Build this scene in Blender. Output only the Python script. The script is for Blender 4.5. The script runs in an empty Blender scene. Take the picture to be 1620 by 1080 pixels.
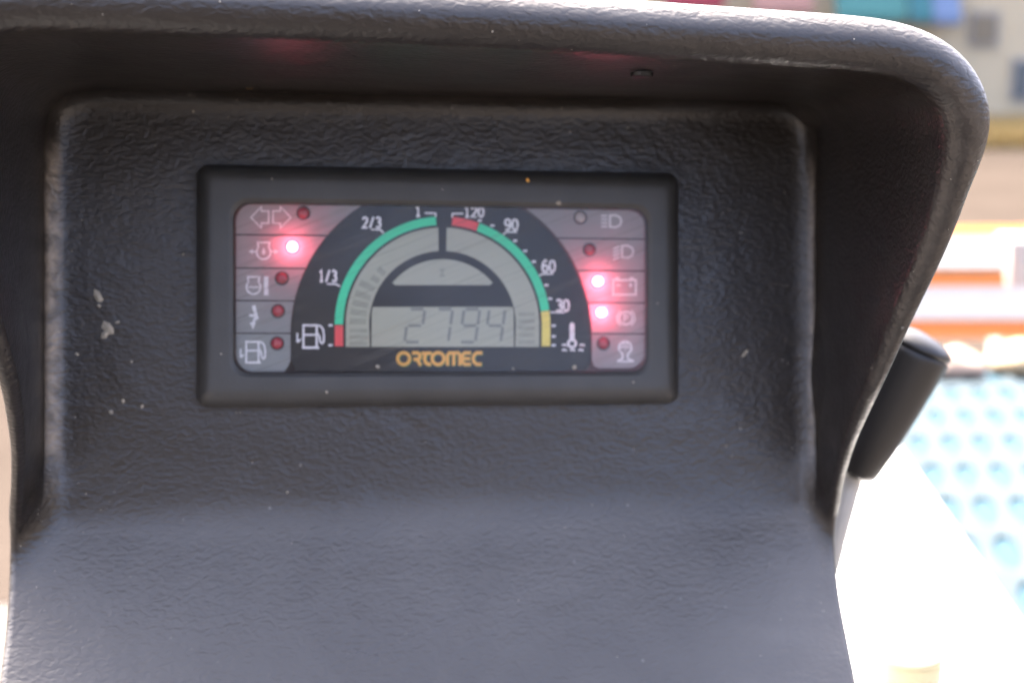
import bpy, bmesh, math, random
from mathutils import Vector, Matrix, noise as mnoise
rnd = random.Random(7)
R = math.radians
C = bpy.context.scene.collection

# ------------------------------------------------------------------ camera, sky, sun, exposure
PITCH = R(12.0); YAW = R(9.0)
K = 36.0 / (50.0 * 1620.0)            # metres per photo pixel at one metre
D0 = 0.62                              # camera to instrument face
CAM = Vector((0, 0, 1.55))
RT = Vector((1, 0, 0))
FW = Vector((0, math.cos(PITCH), -math.sin(PITCH)))
UP = Vector((0, math.sin(PITCH), math.cos(PITCH)))
cam = bpy.data.cameras.new('camera'); camo = bpy.data.objects.new('camera', cam); C.objects.link(camo)
camo.location = CAM; camo.rotation_euler = (math.pi / 2 - PITCH, 0, 0)
cam.lens = 50; cam.sensor_width = 36; cam.clip_start = 0.02; cam.clip_end = 500
cam.dof.use_dof = True; cam.dof.focus_distance = 0.505; cam.dof.aperture_fstop = 8.2
bpy.context.scene.camera = camo

SUN_EL, SUN_AZ = R(54), R(-28)         # azimuth from +Y towards +X; behind the console, a little left
world = bpy.data.worlds.new('World'); bpy.context.scene.world = world; world.use_nodes = True
wn = world.node_tree.nodes; wl = world.node_tree.links
sky = wn.new('ShaderNodeTexSky'); sky.sky_type = 'NISHITA'; sky.sun_disc = False
sky.sun_elevation = SUN_EL; sky.sun_rotation = SUN_AZ; sky.dust_density = 8.0; sky.air_density = 0.35; sky.ozone_density = 0.0
wl.new(sky.outputs[0], wn['Background'].inputs[0]); wn['Background'].inputs[1].default_value = 0.15
sl = bpy.data.lights.new('sun', 'SUN'); sl.energy = 2.0; sl.angle = R(0.5); sl.color = (1, 0.94, 0.86)
so = bpy.data.objects.new('sun', sl); C.objects.link(so)
sdir = Vector((math.sin(SUN_AZ) * math.cos(SUN_EL), math.cos(SUN_AZ) * math.cos(SUN_EL), math.sin(SUN_EL)))
so.rotation_euler = sdir.to_track_quat('Z', 'Y').to_euler(); so.location = (0, 0, 6)
vs = bpy.context.scene.view_settings
vs.view_transform = 'Standard'; vs.look = 'None'; vs.exposure = 3.8; vs.gamma = 1.0; vs.use_curve_mapping = False

# ------------------------------------------------------------------ frames
def ray(px, py): return FW + RT * ((px - 810) * K) + UP * ((540 - py) * K)
def at(px, py, depth): return CAM + ray(px, py) * depth
def on_z(px, py, z):
    d = ray(px, py); return CAM + d * ((z - CAM.z) / d.z)
O0 = at(697, 455, D0)
WA = (-FW) * math.cos(YAW) + RT * math.sin(YAW)
UA = RT * math.cos(YAW) + FW * math.sin(YAW)
VA = UP.copy()
M = Matrix(((UA.x, VA.x, WA.x, O0.x), (UA.y, VA.y, WA.y, O0.y), (UA.z, VA.z, WA.z, O0.z), (0, 0, 0, 1)))
def P(px, py, w=0.0):
    d = ray(px, py); t = ((O0 - CAM).dot(WA) + w) / d.dot(WA)
    q = CAM + d * t - O0
    return Vector((q.dot(UA), q.dot(VA), w))
S0 = K * D0

# ------------------------------------------------------------------ materials
def lin(c): return tuple((x / 12.92 if x <= 0.04045 else ((x + 0.055) / 1.055) ** 2.4) for x in c)
def mat(name, col, rough=0.5, spec=0.5, var=0.0, vscale=60, metal=0.0, bump=0.0, bscale=400):
    m = bpy.data.materials.new(name); m.use_nodes = True
    n = m.node_tree.nodes; l = m.node_tree.links; b = n['Principled BSDF']
    b.inputs['Base Color'].default_value = (*col, 1); b.inputs['Roughness'].default_value = rough
    b.inputs['Specular IOR Level'].default_value = spec; b.inputs['Metallic'].default_value = metal
    tc = n.new('ShaderNodeTexCoord')
    if var > 0:
        t = n.new('ShaderNodeTexNoise'); t.inputs['Scale'].default_value = vscale; t.inputs['Detail'].default_value = 5
        l.new(tc.outputs['Object'], t.inputs['Vector'])
        r = n.new('ShaderNodeMapRange'); r.inputs[3].default_value = 1 - var; r.inputs[4].default_value = 1 + var
        l.new(t.outputs[0], r.inputs[0])
        x = n.new('ShaderNodeMix'); x.data_type = 'RGBA'; x.blend_type = 'MULTIPLY'; x.inputs[0].default_value = 1
        x.inputs[6].default_value = (*col, 1); l.new(r.outputs[0], x.inputs[7]); l.new(x.outputs[2], b.inputs['Base Color'])
    if bump > 0:
        t = n.new('ShaderNodeTexNoise'); t.inputs['Scale'].default_value = bscale; t.inputs['Detail'].default_value = 3
        l.new(tc.outputs['Object'], t.inputs['Vector'])
        bp = n.new('ShaderNodeBump'); bp.inputs['Strength'].default_value = 1; bp.inputs['Distance'].default_value = bump
        l.new(t.outputs[0], bp.inputs['Height']); l.new(bp.outputs[0], b.inputs['Normal'])
    return m

def console_material():
    m = bpy.data.materials.new('grained_black_plastic'); m.use_nodes = True
    n = m.node_tree.nodes; l = m.node_tree.links; b = n['Principled BSDF']
    tc = n.new('ShaderNodeTexCoord')
    def noise(scale, detail, dist=0.0, mp=None, rough=0.5):
        t = n.new('ShaderNodeTexNoise'); t.inputs['Scale'].default_value = scale; t.inputs['Detail'].default_value = detail
        t.inputs['Distortion'].default_value = dist; t.inputs['Roughness'].default_value = rough
        if mp:
            g = n.new('ShaderNodeMapping'); g.inputs['Scale'].default_value = mp
            l.new(tc.outputs['Object'], g.inputs[0]); l.new(g.outputs[0], t.inputs['Vector'])
        else: l.new(tc.outputs['Object'], t.inputs['Vector'])
        return t
    def rng(src, a, c, lo, hi):
        r = n.new('ShaderNodeMapRange'); r.inputs[1].default_value = a; r.inputs[2].default_value = c
        r.inputs[3].default_value = lo; r.inputs[4].default_value = hi; l.new(src, r.inputs[0]); return r.outputs[0]
    # dust film and painted sky sheen, with a shape of its own
    d1 = noise(9, 6, 0.6); d2 = noise(26, 5, 0.5, (0.8, 3.2, 1))
    mm = n.new('ShaderNodeMath'); mm.operation = 'MULTIPLY'
    l.new(rng(d1.outputs[0], .38, .68, 0, 1), mm.inputs[0]); l.new(rng(d2.outputs[0], .3, .7, .55, 1), mm.inputs[1])
    mx = n.new('ShaderNodeMix'); mx.data_type = 'RGBA'
    geo = n.new('ShaderNodeNewGeometry'); sx = n.new('ShaderNodeSeparateXYZ'); l.new(geo.outputs['Normal'], sx.inputs[0])
    up = n.new('ShaderNodeMath'); up.operation = 'MULTIPLY'                     # dust film, plus sky sheen painted paler where the shell faces up
    upm = n.new('ShaderNodeMath'); upm.operation = 'MULTIPLY'
    l.new(rng(sx.outputs['Z'], .17, .50, 0.03, .85), upm.inputs[0]); l.new(rng(sx.outputs['Z'], .66, .90, 1, .25), upm.inputs[1]); l.new(upm.outputs[0], up.inputs[0]); l.new(rng(mm.outputs[0], 0, 1, .55, 1.1), up.inputs[1])
    l.new(up.outputs[0], mx.inputs[0])
    mx.inputs[6].default_value = (.0125, .0090, .0070, 1); mx.inputs[7].default_value = (.138, .130, .122, 1)
    # pale speckles of dried dust
    v = n.new('ShaderNodeTexVoronoi'); v.inputs['Scale'].default_value = 150; l.new(tc.outputs['Object'], v.inputs['Vector'])
    sp = n.new('ShaderNodeMath'); sp.operation = 'MULTIPLY'
    wn_ = n.new('ShaderNodeSeparateColor'); l.new(v.outputs['Color'], wn_.inputs[0])
    l.new(rng(v.outputs['Distance'], .07, .12, 1, 0), sp.inputs[0]); l.new(rng(wn_.outputs[0], .90, .95, 0, 1), sp.inputs[1])
    mx2 = n.new('ShaderNodeMix'); mx2.data_type = 'RGBA'; l.new(sp.outputs[0], mx2.inputs[0])
    l.new(mx.outputs[2], mx2.inputs[6]); mx2.inputs[7].default_value = (.15, .145, .135, 1)
    at_ = n.new('ShaderNodeAttribute'); at_.attribute_name = 'ridge_glint_rim_dust'  # ridge highlights painted into the base colour, plus faint brown dust on the rim
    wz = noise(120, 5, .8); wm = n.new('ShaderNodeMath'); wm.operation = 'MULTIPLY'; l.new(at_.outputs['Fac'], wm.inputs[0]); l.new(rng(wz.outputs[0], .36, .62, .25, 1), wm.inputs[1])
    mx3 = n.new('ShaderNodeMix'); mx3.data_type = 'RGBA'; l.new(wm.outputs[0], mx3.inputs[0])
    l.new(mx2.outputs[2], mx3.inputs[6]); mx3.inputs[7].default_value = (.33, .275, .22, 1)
    l.new(mx3.outputs[2], b.inputs['Base Color'])
    rr = n.new('ShaderNodeMath'); rr.operation = 'ADD'
    l.new(rng(d1.outputs[0], .35, .7, .27, .36), rr.inputs[0]); l.new(rng(d2.outputs[0], .3, .7, 0, .08), rr.inputs[1])
    l.new(rr.outputs[0], b.inputs['Roughness']); b.inputs['Specular IOR Level'].default_value = 0.65
    # leather grain: short wandering wrinkles, running mostly across
    g1 = noise(500, 0.8, .5, (0.70, 1.15, 0.95), .4); g2 = noise(1100, 1.0, .2)
    ad = n.new('ShaderNodeMath'); ad.operation = 'MULTIPLY_ADD'; ad.inputs[1].default_value = 0.22
    l.new(g2.outputs[0], ad.inputs[0])
    l.new(rng(g1.outputs[0], .30, .70, 0, 1), ad.inputs[2])
    bp = n.new('ShaderNodeBump'); bp.inputs['Strength'].default_value = 1.0; bp.inputs['Distance'].default_value = .00016
    l.new(ad.outputs[0], bp.inputs['Height'])
    w1 = noise(26, 2, .5); bp2 = n.new('ShaderNodeBump'); bp2.inputs['Distance'].default_value = .0012; bp2.inputs['Strength'].default_value = 1
    l.new(w1.outputs[0], bp2.inputs['Height']); l.new(bp2.outputs[0], bp.inputs['Normal'])
    l.new(bp.outputs[0], b.inputs['Normal'])
    return m

def pane_material():
    m = bpy.data.materials.new('scratched_clear_cover'); m.use_nodes = True
    n = m.node_tree.nodes; l = m.node_tree.links; n.remove(n['Principled BSDF']); out = n['Material Output']
    tr = n.new('ShaderNodeBsdfTransparent'); gl = n.new('ShaderNodeBsdfGlossy'); gl.inputs['Roughness'].default_value = .12
    fr = n.new('ShaderNodeFresnel'); fr.inputs[0].default_value = 1.36
    m1 = n.new('ShaderNodeMixShader'); l.new(fr.outputs[0], m1.inputs[0]); l.new(tr.outputs[0], m1.inputs[1]); l.new(gl.outputs[0], m1.inputs[2])
    df = n.new('ShaderNodeBsdfDiffuse'); df.inputs[0].default_value = (.34, .32, .29, 1)
    tc = n.new('ShaderNodeTexCoord')
    mp0 = n.new('ShaderNodeMapping'); mp0.inputs['Rotation'].default_value = (0, 0, R(-22)); l.new(tc.outputs['Object'], mp0.inputs[0])
    mp = n.new('ShaderNodeMapping'); mp.inputs['Scale'].default_value = (9, 420, 1); l.new(mp0.outputs[0], mp.inputs[0])
    t = n.new('ShaderNodeTexNoise'); t.inputs['Scale'].default_value = 1.6; t.inputs['Detail'].default_value = 3; t.inputs['Distortion'].default_value = .6
    l.new(mp.outputs[0], t.inputs['Vector'])
    r = n.new('ShaderNodeMapRange'); r.inputs[1].default_value = .53; r.inputs[2].default_value = .76; r.inputs[3].default_value = 0; r.inputs[4].default_value = .24
    l.new(t.outputs[0], r.inputs[0])
    t2 = n.new('ShaderNodeTexNoise'); t2.inputs['Scale'].default_value = 40; t2.inputs['Detail'].default_value = 6; l.new(tc.outputs['Object'], t2.inputs['Vector'])
    r2 = n.new('ShaderNodeMapRange'); r2.inputs[1].default_value = .35; r2.inputs[2].default_value = .75; r2.inputs[3].default_value = .0; r2.inputs[4].default_value = .06
    l.new(t2.outputs[0], r2.inputs[0])
    a = n.new('ShaderNodeMath'); a.operation = 'ADD'; l.new(r.outputs[0], a.inputs[0]); l.new(r2.outputs[0], a.inputs[1])
    m2 = n.new('ShaderNodeMixShader'); l.new(a.outputs[0], m2.inputs[0]); l.new(m1.outputs[0], m2.inputs[1]); l.new(df.outputs[0], m2.inputs[2])
    l.new(m2.outputs[0], out.inputs[0]); return m

def emit(name, col, e):
    m = mat(name, col, .3); b = m.node_tree.nodes['Principled BSDF']
    b.inputs['Emission Color'].default_value = (*col, 1); b.inputs['Emission Strength'].default_value = e; return m

MT = {
 'shell': console_material(),
 'bezel': mat('matt_black_bezel', (.050, .049, .0465), .42, .5, .35, 45, bump=.00012, bscale=900),
 'plate': mat('dark_print_film', (.010, .0092, .0095), .5, .4, .25, 60),
 'cell': mat('grey_print_film', (.43, .465, .455), .5, .4, .08, 50),
 'white': mat('white_print', (.90, .87, .88), .5),
 'pale': mat('pale_symbol_print', (.98, .97, .97), .5),
 'lcd': mat('lcd_glass', (.45, .445, .335), .35, .5, .12, 45),
 'seg': mat('lcd_segment', (.225, .235, .20), .4),
 'ghost': mat('lcd_bar', (.35, .35, .27), .4, .4, .2, 300),
 'green': mat('green_print', (.045, .78, .40), .5), 'red': mat('red_print', (.95, .085, .095), .5),
 'yellow': mat('yellow_print', (.95, .77, .16), .5),
 'orange': mat('orange_print', (.90, .45, .08), .5), 'dgreen': mat('green_outline_print', (.05, .16, .03), .5),
 'ledoff': mat('red_lamp_lens', (.46, .05, .07), .25), 'ledclear': mat('clear_lamp_lens', (.50, .42, .38), .25),
 'ledon': emit('lit_red_lamp', (1.0, .14, .20), 1.1), 'ledbody': emit('lit_red_lamp_body', (1.0, .10, .17), 5.5), 'rim': mat('lamp_rim', (.05, .035, .04), .5),
 'pane': pane_material(), 'dust': mat('pale_grit', (.42, .38, .31), .9, .2, .4, 900),
 'knob': mat('satin_black_knob', (.009, .0088, .0088), .36, .5, .15, 60, bump=.00008, bscale=900),
 'stem': mat('pale_steel', (.42, .41, .38), .42, .5, .1, 60, .3),
 'rust': mat('straw', (.17, .11, .06), .9, .2, .3, 900),
}

for k_ in ('cell', 'pale'):
    m_ = MT[k_]; nt = m_.node_tree; b_ = nt.nodes['Principled BSDF']; tl_b = nt.nodes.new('ShaderNodeBsdfTranslucent'); tl_b.inputs[0].default_value = (.55, .55, .55, 1) if k_ == 'cell' else (.9, .9, .9, 1)
    mxs = nt.nodes.new('ShaderNodeMixShader'); mxs.inputs[0].default_value = .36 if k_ == 'cell' else .15
    nt.links.new(b_.outputs[0], mxs.inputs[1]); nt.links.new(tl_b.outputs[0], mxs.inputs[2]); nt.links.new(mxs.outputs[0], nt.nodes['Material Output'].inputs[0])
# ------------------------------------------------------------------ object helpers
def tag(o, label=None, cat=None, group=None, kind=None):
    if label: o['label'] = label
    if cat: o['category'] = cat
    if group: o['group'] = group
    if kind: o['kind'] = kind
    return o
def mk(name, verts, faces, m, parent=None, smooth=False):
    me = bpy.data.meshes.new(name); me.from_pydata([tuple(v) for v in verts], [], faces); me.update()
    if m: me.materials.append(m)
    if smooth: me.polygons.foreach_set('use_smooth', [True] * len(me.polygons))
    o = bpy.data.objects.new(name, me); C.objects.link(o)
    if parent: o.parent = parent
    return o
def empty(name, mtx):
    o = bpy.data.objects.new(name, None); C.objects.link(o); o.empty_display_size = .02
    o.matrix_world = mtx if isinstance(mtx, Matrix) else Matrix.Translation(mtx); return o
def box(c, s, bev=0.0):
    bm = bmesh.new(); bmesh.ops.create_cube(bm, size=1)
    for v in bm.verts: v.co = Vector((v.co.x * s[0] + c[0], v.co.y * s[1] + c[1], v.co.z * s[2] + c[2]))
    if bev: bmesh.ops.bevel(bm, geom=bm.edges[:], offset=bev, segments=2, affect='EDGES', profile=.6)
    vs_ = [v.co.copy() for v in bm.verts]; bm.verts.index_update(); fs = [[v.index for v in f.verts] for f in bm.faces]; bm.free()
    return vs_, fs
def lathe(prof, n=32, mtx=None):
    vs_, fs = [], []
    for r, h in prof:
        for i in range(n):
            a = 2 * math.pi * i / n; vs_.append(Vector((r * math.cos(a), r * math.sin(a), h)))
    for j in range(len(prof) - 1):
        for i in range(n):
            a, b = j * n + i, j * n + (i + 1) % n; fs.append([a, b, b + n, a + n])
    fs.append(list(range(n))[::-1]); fs.append([(len(prof) - 1) * n + i for i in range(n)])
    if mtx: vs_ = [mtx @ v for v in vs_]
    return vs_, fs
def rings(rs, close_end=False):
    n = len(rs[0]); vs_ = [p for r in rs for p in r]; fs = []
    for j in range(len(rs) - 1):
        for i in range(n):
            a, b = j * n + i, j * n + (i + 1) % n; fs.append([a, b, b + n, a + n])
    return vs_, fs

# ------------------------------------------------------------------ ground (one sheet)
gm = bpy.data.materials.new('dry_dusty_ground'); gm.use_nodes = True
n = gm.node_tree.nodes; l = gm.node_tree.links; b = n['Principled BSDF']; b.inputs['Roughness'].default_value = .95
tc = n.new('ShaderNodeTexCoord'); t1 = n.new('ShaderNodeTexNoise'); t1.inputs['Scale'].default_value = .6; t1.inputs['Detail'].default_value = 8
t1.inputs['Roughness'].default_value = .65; l.new(tc.outputs['Object'], t1.inputs['Vector'])
cr = n.new('ShaderNodeValToRGB'); cr.color_ramp.elements[0].position = .3; cr.color_ramp.elements[1].position = .7
cr.color_ramp.elements[0].color = (.036, .030, .0255, 1); cr.color_ramp.elements[1].color = (.050, .043, .037, 1)
l.new(t1.outputs[0], cr.inputs[0]); l.new(cr.outputs[0], b.inputs['Base Color'])
bp = n.new('ShaderNodeBump'); bp.inputs['Distance'].default_value = .03; t2 = n.new('ShaderNodeTexNoise'); t2.inputs['Scale'].default_value = 14; t2.inputs['Detail'].default_value = 8
l.new(tc.outputs['Object'], t2.inputs['Vector']); l.new(t2.outputs[0], bp.inputs['Height']); l.new(bp.outputs[0], b.inputs['Normal'])
gv = [(-200, -200, 0), (200, -200, 0), (200, 250, 0), (-200, 250, 0)]
g = mk('ground', gv, [[0, 1, 2, 3]], gm); tag(g, 'pale dusty tan ground beyond the machine', 'ground', kind='structure')

# darker packed-earth yard on the far side
ym_ = mat('packed_earth', (.036, .0295, .025), 1.0, 0.0, .3, .9, bump=.01, bscale=12)
yq = mk('yard', [(-40, 3.75, .004), (60, 3.75, .004), (60, 120, .004), (-40, 120, .004)], [[0, 1, 2, 3]], ym_); tag(yq, 'packed brown earth yard beyond the trailer', 'yard', kind='structure')
# unseen dark platform added to cut ground bounce; console column stands on it
pv, pf = box((-.05, -.25, .30), (1.25, 1.85, .04), .006)
pfm = mk('added_dark_platform', pv, pf, mat('added_platform_dark_steel', (.03, .03, .03), .6, .4, .2, 6)); tag(pfm, 'unseen dark steel platform added under the console to cut ground bounce', 'platform', kind='structure')
pv, pf = box((-.05, -.25, .14), (.9, 1.3, .28)); mk('added_platform_frame', pv, pf, pfm.data.materials[0], pfm)
# unseen black chair added behind the camera to darken the recess
shade_chair = empty('added_shade_chair', Vector((-.03, -.55, .32))); tag(shade_chair, 'unseen black high-backed chair added to shade the console recess', 'shade_chair')
sm_ = mat('shade_chair_black_vinyl', (.018, .016, .015), .55, .4, .2, 10)
mk('shade_chair_pedestal', *box((0, 0, .11), (.30, .30, .22), .01), sm_, shade_chair)
mk('shade_chair_cushion', *box((0, .03, .29), (.58, .52, .14), .04), sm_, shade_chair)
v_, f_ = box((0, -.20, .92), (.66, .12, 1.08), .045); mk('shade_chair_backrest', v_, f_, sm_, shade_chair)
mk('shade_chair_headrest', *box((0, -.20, 1.58), (.40, .10, .22), .04), sm_, shade_chair)
for sx_ in (-1, 1): mk('shade_chair_armrest', *box((sx_ * .34, .0, .55), (.07, .40, .06), .02), sm_, shade_chair)
# ------------------------------------------------------------------ the console shell
console = empty('dashboard_console', M)
tag(console, 'black leather-grained plastic dashboard console with deep overhanging hood', 'dashboard')
WB = -0.012                                     # back wall of the recess
def resample(pts, n):
    L = [0.0]
    for a, b_ in zip(pts, pts[1:]): L.append(L[-1] + (b_ - a).length)
    out = []
    for i in range(n):
        s = L[-1] * i / n; j = 0
        while j < len(L) - 2 and L[j + 1] < s: j += 1
        f = (s - L[j]) / max(1e-9, L[j + 1] - L[j]); out.append(pts[j].lerp(pts[j + 1], f))
    return out
def smooth_loop(lp, it):
    for _ in range(it):
        m_ = len(lp); lp = [(lp[i - 1] + lp[i] * 2 + lp[(i + 1) % m_]) / 4 for i in range(m_)]
    return lp
def sstep_(w): return max(0, min(1, w / .06))
NT, NR, NB = 110, 110, 130
ic = {k: P(*v, WB) for k, v in dict(tl=(100, 168), tr=(1262, 186), br=(1262, 808), bl=(100, 828)).items()}
UC = (ic['tl'].x + ic['tr'].x + ic['br'].x + ic['bl'].x) / 4
inner = (resample([ic['tl'], ic['tr']], NT) + resample([ic['tr'], ic['br']], NR) +
         resample([ic['br'], ic['bl']], NB) + resample([ic['bl'], ic['tl']], NR))
right = [P(q[0], q[1], q[2] * (1.0 + .38 * sstep_(q[2]))) for q in [(1390, 116, .112), (1440, 126, .112), (1474, 148, .111), (1491, 188, .108), (1489, 244, .104), (1478, 304, .098),
        (1453, 382, .089), (1413, 482, .076), (1370, 600, .057), (1334, 690, .036), (1314, 762, .014), (1308, 830, -.005)]]
leg = [P(*q) for q in [(1308, 830, -.005), (1317, 930, .0045), (1331, 1000, .0125), (1347, 1080, .0215), (1372, 1220, .0375), (1385, 1330, .050)]]
def mir(v): return Vector((2 * UC - v.x - .006 - .022 * max(0.0, min(1.0, (v.y + .03) / .13)), v.y + .0065 * max(0.0, min(1.0, (v.y - .03) / .05)), v.z))
topm = [mir(right[0]), right[0]]
topm[0].y = right[0].y
outer_top = resample([mir(right[2]), mir(right[1]), mir(right[0]), Vector((UC, right[0].y + .0038, right[0].z)), right[0], right[1], right[2]], NT)
outer_right = resample(right[2:], NR)
bot = []
for i in range(NB):
    t = i / NB
    def along(pl, f):
        f *= len(pl) - 1; j = min(int(f), len(pl) - 2); return pl[j].lerp(pl[j + 1], f - j)
    if t < .3: bot.append(along(leg, t / .3))
    elif t < .7: bot.append(leg[-1].lerp(mir(leg[-1]), (t - .3) / .4))
    else: bot.append(mir(along(leg, (1 - t) / .3)))
outer_left = resample([mir(q) for q in right[2:]][::-1], NR)
outer = outer_top + outer_right + bot + outer_left
inner = smooth_loop(inner, 34); outer = smooth_loop(outer, 26)
NN = len(inner)
def sstep(a, b_, x):
    x = max(0, min(1, (x - a) / (b_ - a))); return x * x * (3 - 2 * x)
def bsp(ctrl, per):
    out = []
    for j in range(len(ctrl) - 2):
        p0, p1, p2 = ctrl[j:j + 3]
        for q in range(per):
            t = q / per
            out.append(p0 * (.5 * (1 - t) ** 2) + p1 * (.5 * (1 - t) ** 2 + 2 * .5 * t * (1 - t) + .5 * t * t - 0) * 1.0 * 0 +
                       p1 * (-t * t + t + .5) + p2 * (.5 * t * t))
    p1, p2 = ctrl[-2], ctrl[-1]; out.append((p1 + p2) / 2); return out
v_hi, v_lo = P(1262, 705, WB).y, P(1262, 812, WB).y
prof = []
CY = (ic['tl'].y + ic['bl'].y) / 2; HW = ic['tr'].x - UC; HH = ic['tl'].y - CY; ctr = Vector((UC, CY, WB))
MW = Vector((0, 0, -1))
for i in range(NN):
    c = inner[i]; o = outer[i]
    tg = (inner[(i + 1) % NN] - inner[i - 1]); outd = Vector((-tg.y, tg.x, 0)).normalized()   # clockwise loop
    s = sstep(v_lo, v_hi, c.y); top = sstep(ic['tl'].y - .03, ic['tl'].y - .004, c.y)
    dirw = (o - c); dl = dirw.length; dirw = dirw / dl
    # bottom: wide soft bend
    fb = min(.066, dl * .55)
    def ins(a): return Vector((UC + (c.x - UC) * (1 - a / HW), CY + (c.y - CY) * (1 - a / HH), c.z))
    Bb = [ins(.042), ins(.021), c - outd * .002 + dirw * .002, c + dirw * fb * .5, c + dirw * fb]
    st = .0065 - .0035 * top
    Ss = [ins(.014), ins(.006), c + MW * (-.0002), c - MW * .0019 + outd * .0035, c - MW * .0046 + outd * .0072]
    tp = sstep(ic['tl'].y - .040, ic['tl'].y - .004, c.y)
    St = [ins(.014), ins(.006), c - MW * .0006, c - MW * .0032 + outd * .0035, c - MW * .0085 + outd * .0060]
    Ss = [Ss[k].lerp(St[k], tp) for k in range(5)]
    ct = [Bb[k].lerp(Ss[k], s) for k in range(5)]
    rest = o - ct[-1]
    seq = [ctr + (ct[0] - ctr) * .93] + ct + [ct[-1] + rest * .03, ct[-1] + rest * .1, ct[-1] + rest * .4, ct[-1] + rest * .7, ct[-1] + rest * .92]
    path = bsp(seq, 5)
    # straight end to the rim
    path += [o]
    # lip
    d = (o - (ct[-1] + rest * .5)).normalized()
    out3 = (Vector((o.x - UC, (o.y - P(700, 480, 0).y) * 1.2, 0)))
    tgo = (outer[(i + 1) % NN] - outer[i - 1]); out3 = Vector((-tgo.y, tgo.x, 0)).normalized()
    tg3 = tgo.normalized()
    e = out3 * .6 + MW; e = e - d * e.dot(d); e = (e - tg3 * e.dot(tg3)).normalized()
    ang = math.acos(max(-1, min(1, d.dot(MW)))) * .98
    rl = .0026 + (.0095 - .0026) * sstep(P(0, 780, 0).y, P(0, 60, .1).y, o.y) * (.62 + .38 * top)
    cen = o + e * rl
    for q in range(1, 11):
        a = ang * q / 10; path.append(cen + (-e) * (rl * math.cos(a)) + d * (rl * math.sin(a)))
    ed = (d * math.cos(ang) + e * math.sin(ang))
    lastp = path[-1]; back = Vector((lastp.x, lastp.y, -.075)) + out3 * .006
    for f in (.04, .15, .4, .7, 1): path.append(lastp.lerp(back, f))
    prof.append(path)
NP = len(prof[0])
ctr = Vector((UC, (ic['tl'].y + ic['bl'].y) / 2, WB))
verts = []
for j in range(NP): verts += [prof[i][j] for i in range(NN)]
faces = []
for j in range(NP - 1):
    for i in range(NN):
        a, b_ = j * NN + i, j * NN + (i + 1) % NN; faces.append([a, a + NN, b_ + NN, b_])
base = len(verts)
for f in (.85, .5, .2): verts += [ctr + (prof[i][0] - ctr) * f for i in range(NN)]
idx = [0, base, base + NN, base + 2 * NN]
for k_ in range(3):
    for i in range(NN):
        i2 = (i + 1) % NN; faces.append([idx[k_] + i, idx[k_] + i2, idx[k_ + 1] + i2, idx[k_ + 1] + i])
verts.append(ctr)
for i in range(NN): faces.append([idx[3] + i, idx[3] + (i + 1) % NN, len(verts) - 1])
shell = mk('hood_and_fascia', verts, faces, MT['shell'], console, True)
ridge_glint_rim_dust = shell.data.attributes.new('ridge_glint_rim_dust', 'FLOAT', 'POINT'); wv_ = [0.0] * len(verts)  # mask for the painted ridge highlights and the rim dust
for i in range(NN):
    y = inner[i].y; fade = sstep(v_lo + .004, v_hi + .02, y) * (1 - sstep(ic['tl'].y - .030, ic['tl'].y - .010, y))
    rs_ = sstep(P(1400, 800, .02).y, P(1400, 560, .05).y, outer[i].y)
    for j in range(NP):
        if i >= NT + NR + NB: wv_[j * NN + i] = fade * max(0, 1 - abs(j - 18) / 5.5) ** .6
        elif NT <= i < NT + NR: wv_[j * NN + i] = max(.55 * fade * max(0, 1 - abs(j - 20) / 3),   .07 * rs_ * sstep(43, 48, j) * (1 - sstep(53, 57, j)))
ridge_glint_rim_dust.data.foreach_set('value', wv_)
bm = bmesh.new(); bm.from_mesh(shell.data); bmesh.ops.recalc_face_normals(bm, faces=bm.faces[:])
bm.faces.ensure_lookup_table()
if bm.faces[-1].normal.z < 0: bmesh.ops.reverse_faces(bm, faces=bm.faces[:])
bm.to_mesh(shell.data); bm.free()

# the column that carries the console, down to the ground (console frame -> built in world, moved back)
Mi = M.inverted()
c_lo = M @ Vector((UC, P(0, 1250, 0).y, 0.02))
pv, pf = box((c_lo.x, c_lo.y + .06, (c_lo.z + .32) / 2), (.22, .16, c_lo.z - .32), .012)
mk('column', [Mi @ v for v in pv], pf, MT['knob'], console)

# screw head under the hood
hv = (outer[NT // 2].y + ic['tl'].y) / 2
def hood_pt(px, py):                 # where the ray meets the hood's underside (between rings of the shell)
    best = None
    for w in [x * .002 for x in range(0, 75)]:
        p = P(px, py, w); f = (w - WB) / (right[0].z - WB)
        i = min(range(NT), key=lambda q: abs(inner[q].lerp(outer[q], f).x - p.x))
        q = inner[i].lerp(outer[i], f); e_ = abs(q.y - p.y)
        if best is None or e_ < best[0]: best = (e_, q)
    return best[1]
sp = hood_pt(1018, 118)
scr = Matrix.Translation(sp + Vector((0, -.0005, 0))) @ Matrix.Rotation(R(90), 4, 'X')
sv, sf = lathe([(.0042, -.001), (.0040, .0003), (.0030, .0007), (.0012, .0008)], 20, scr)
mk('screw_head', sv, sf, MT['knob'], console, False)

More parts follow.
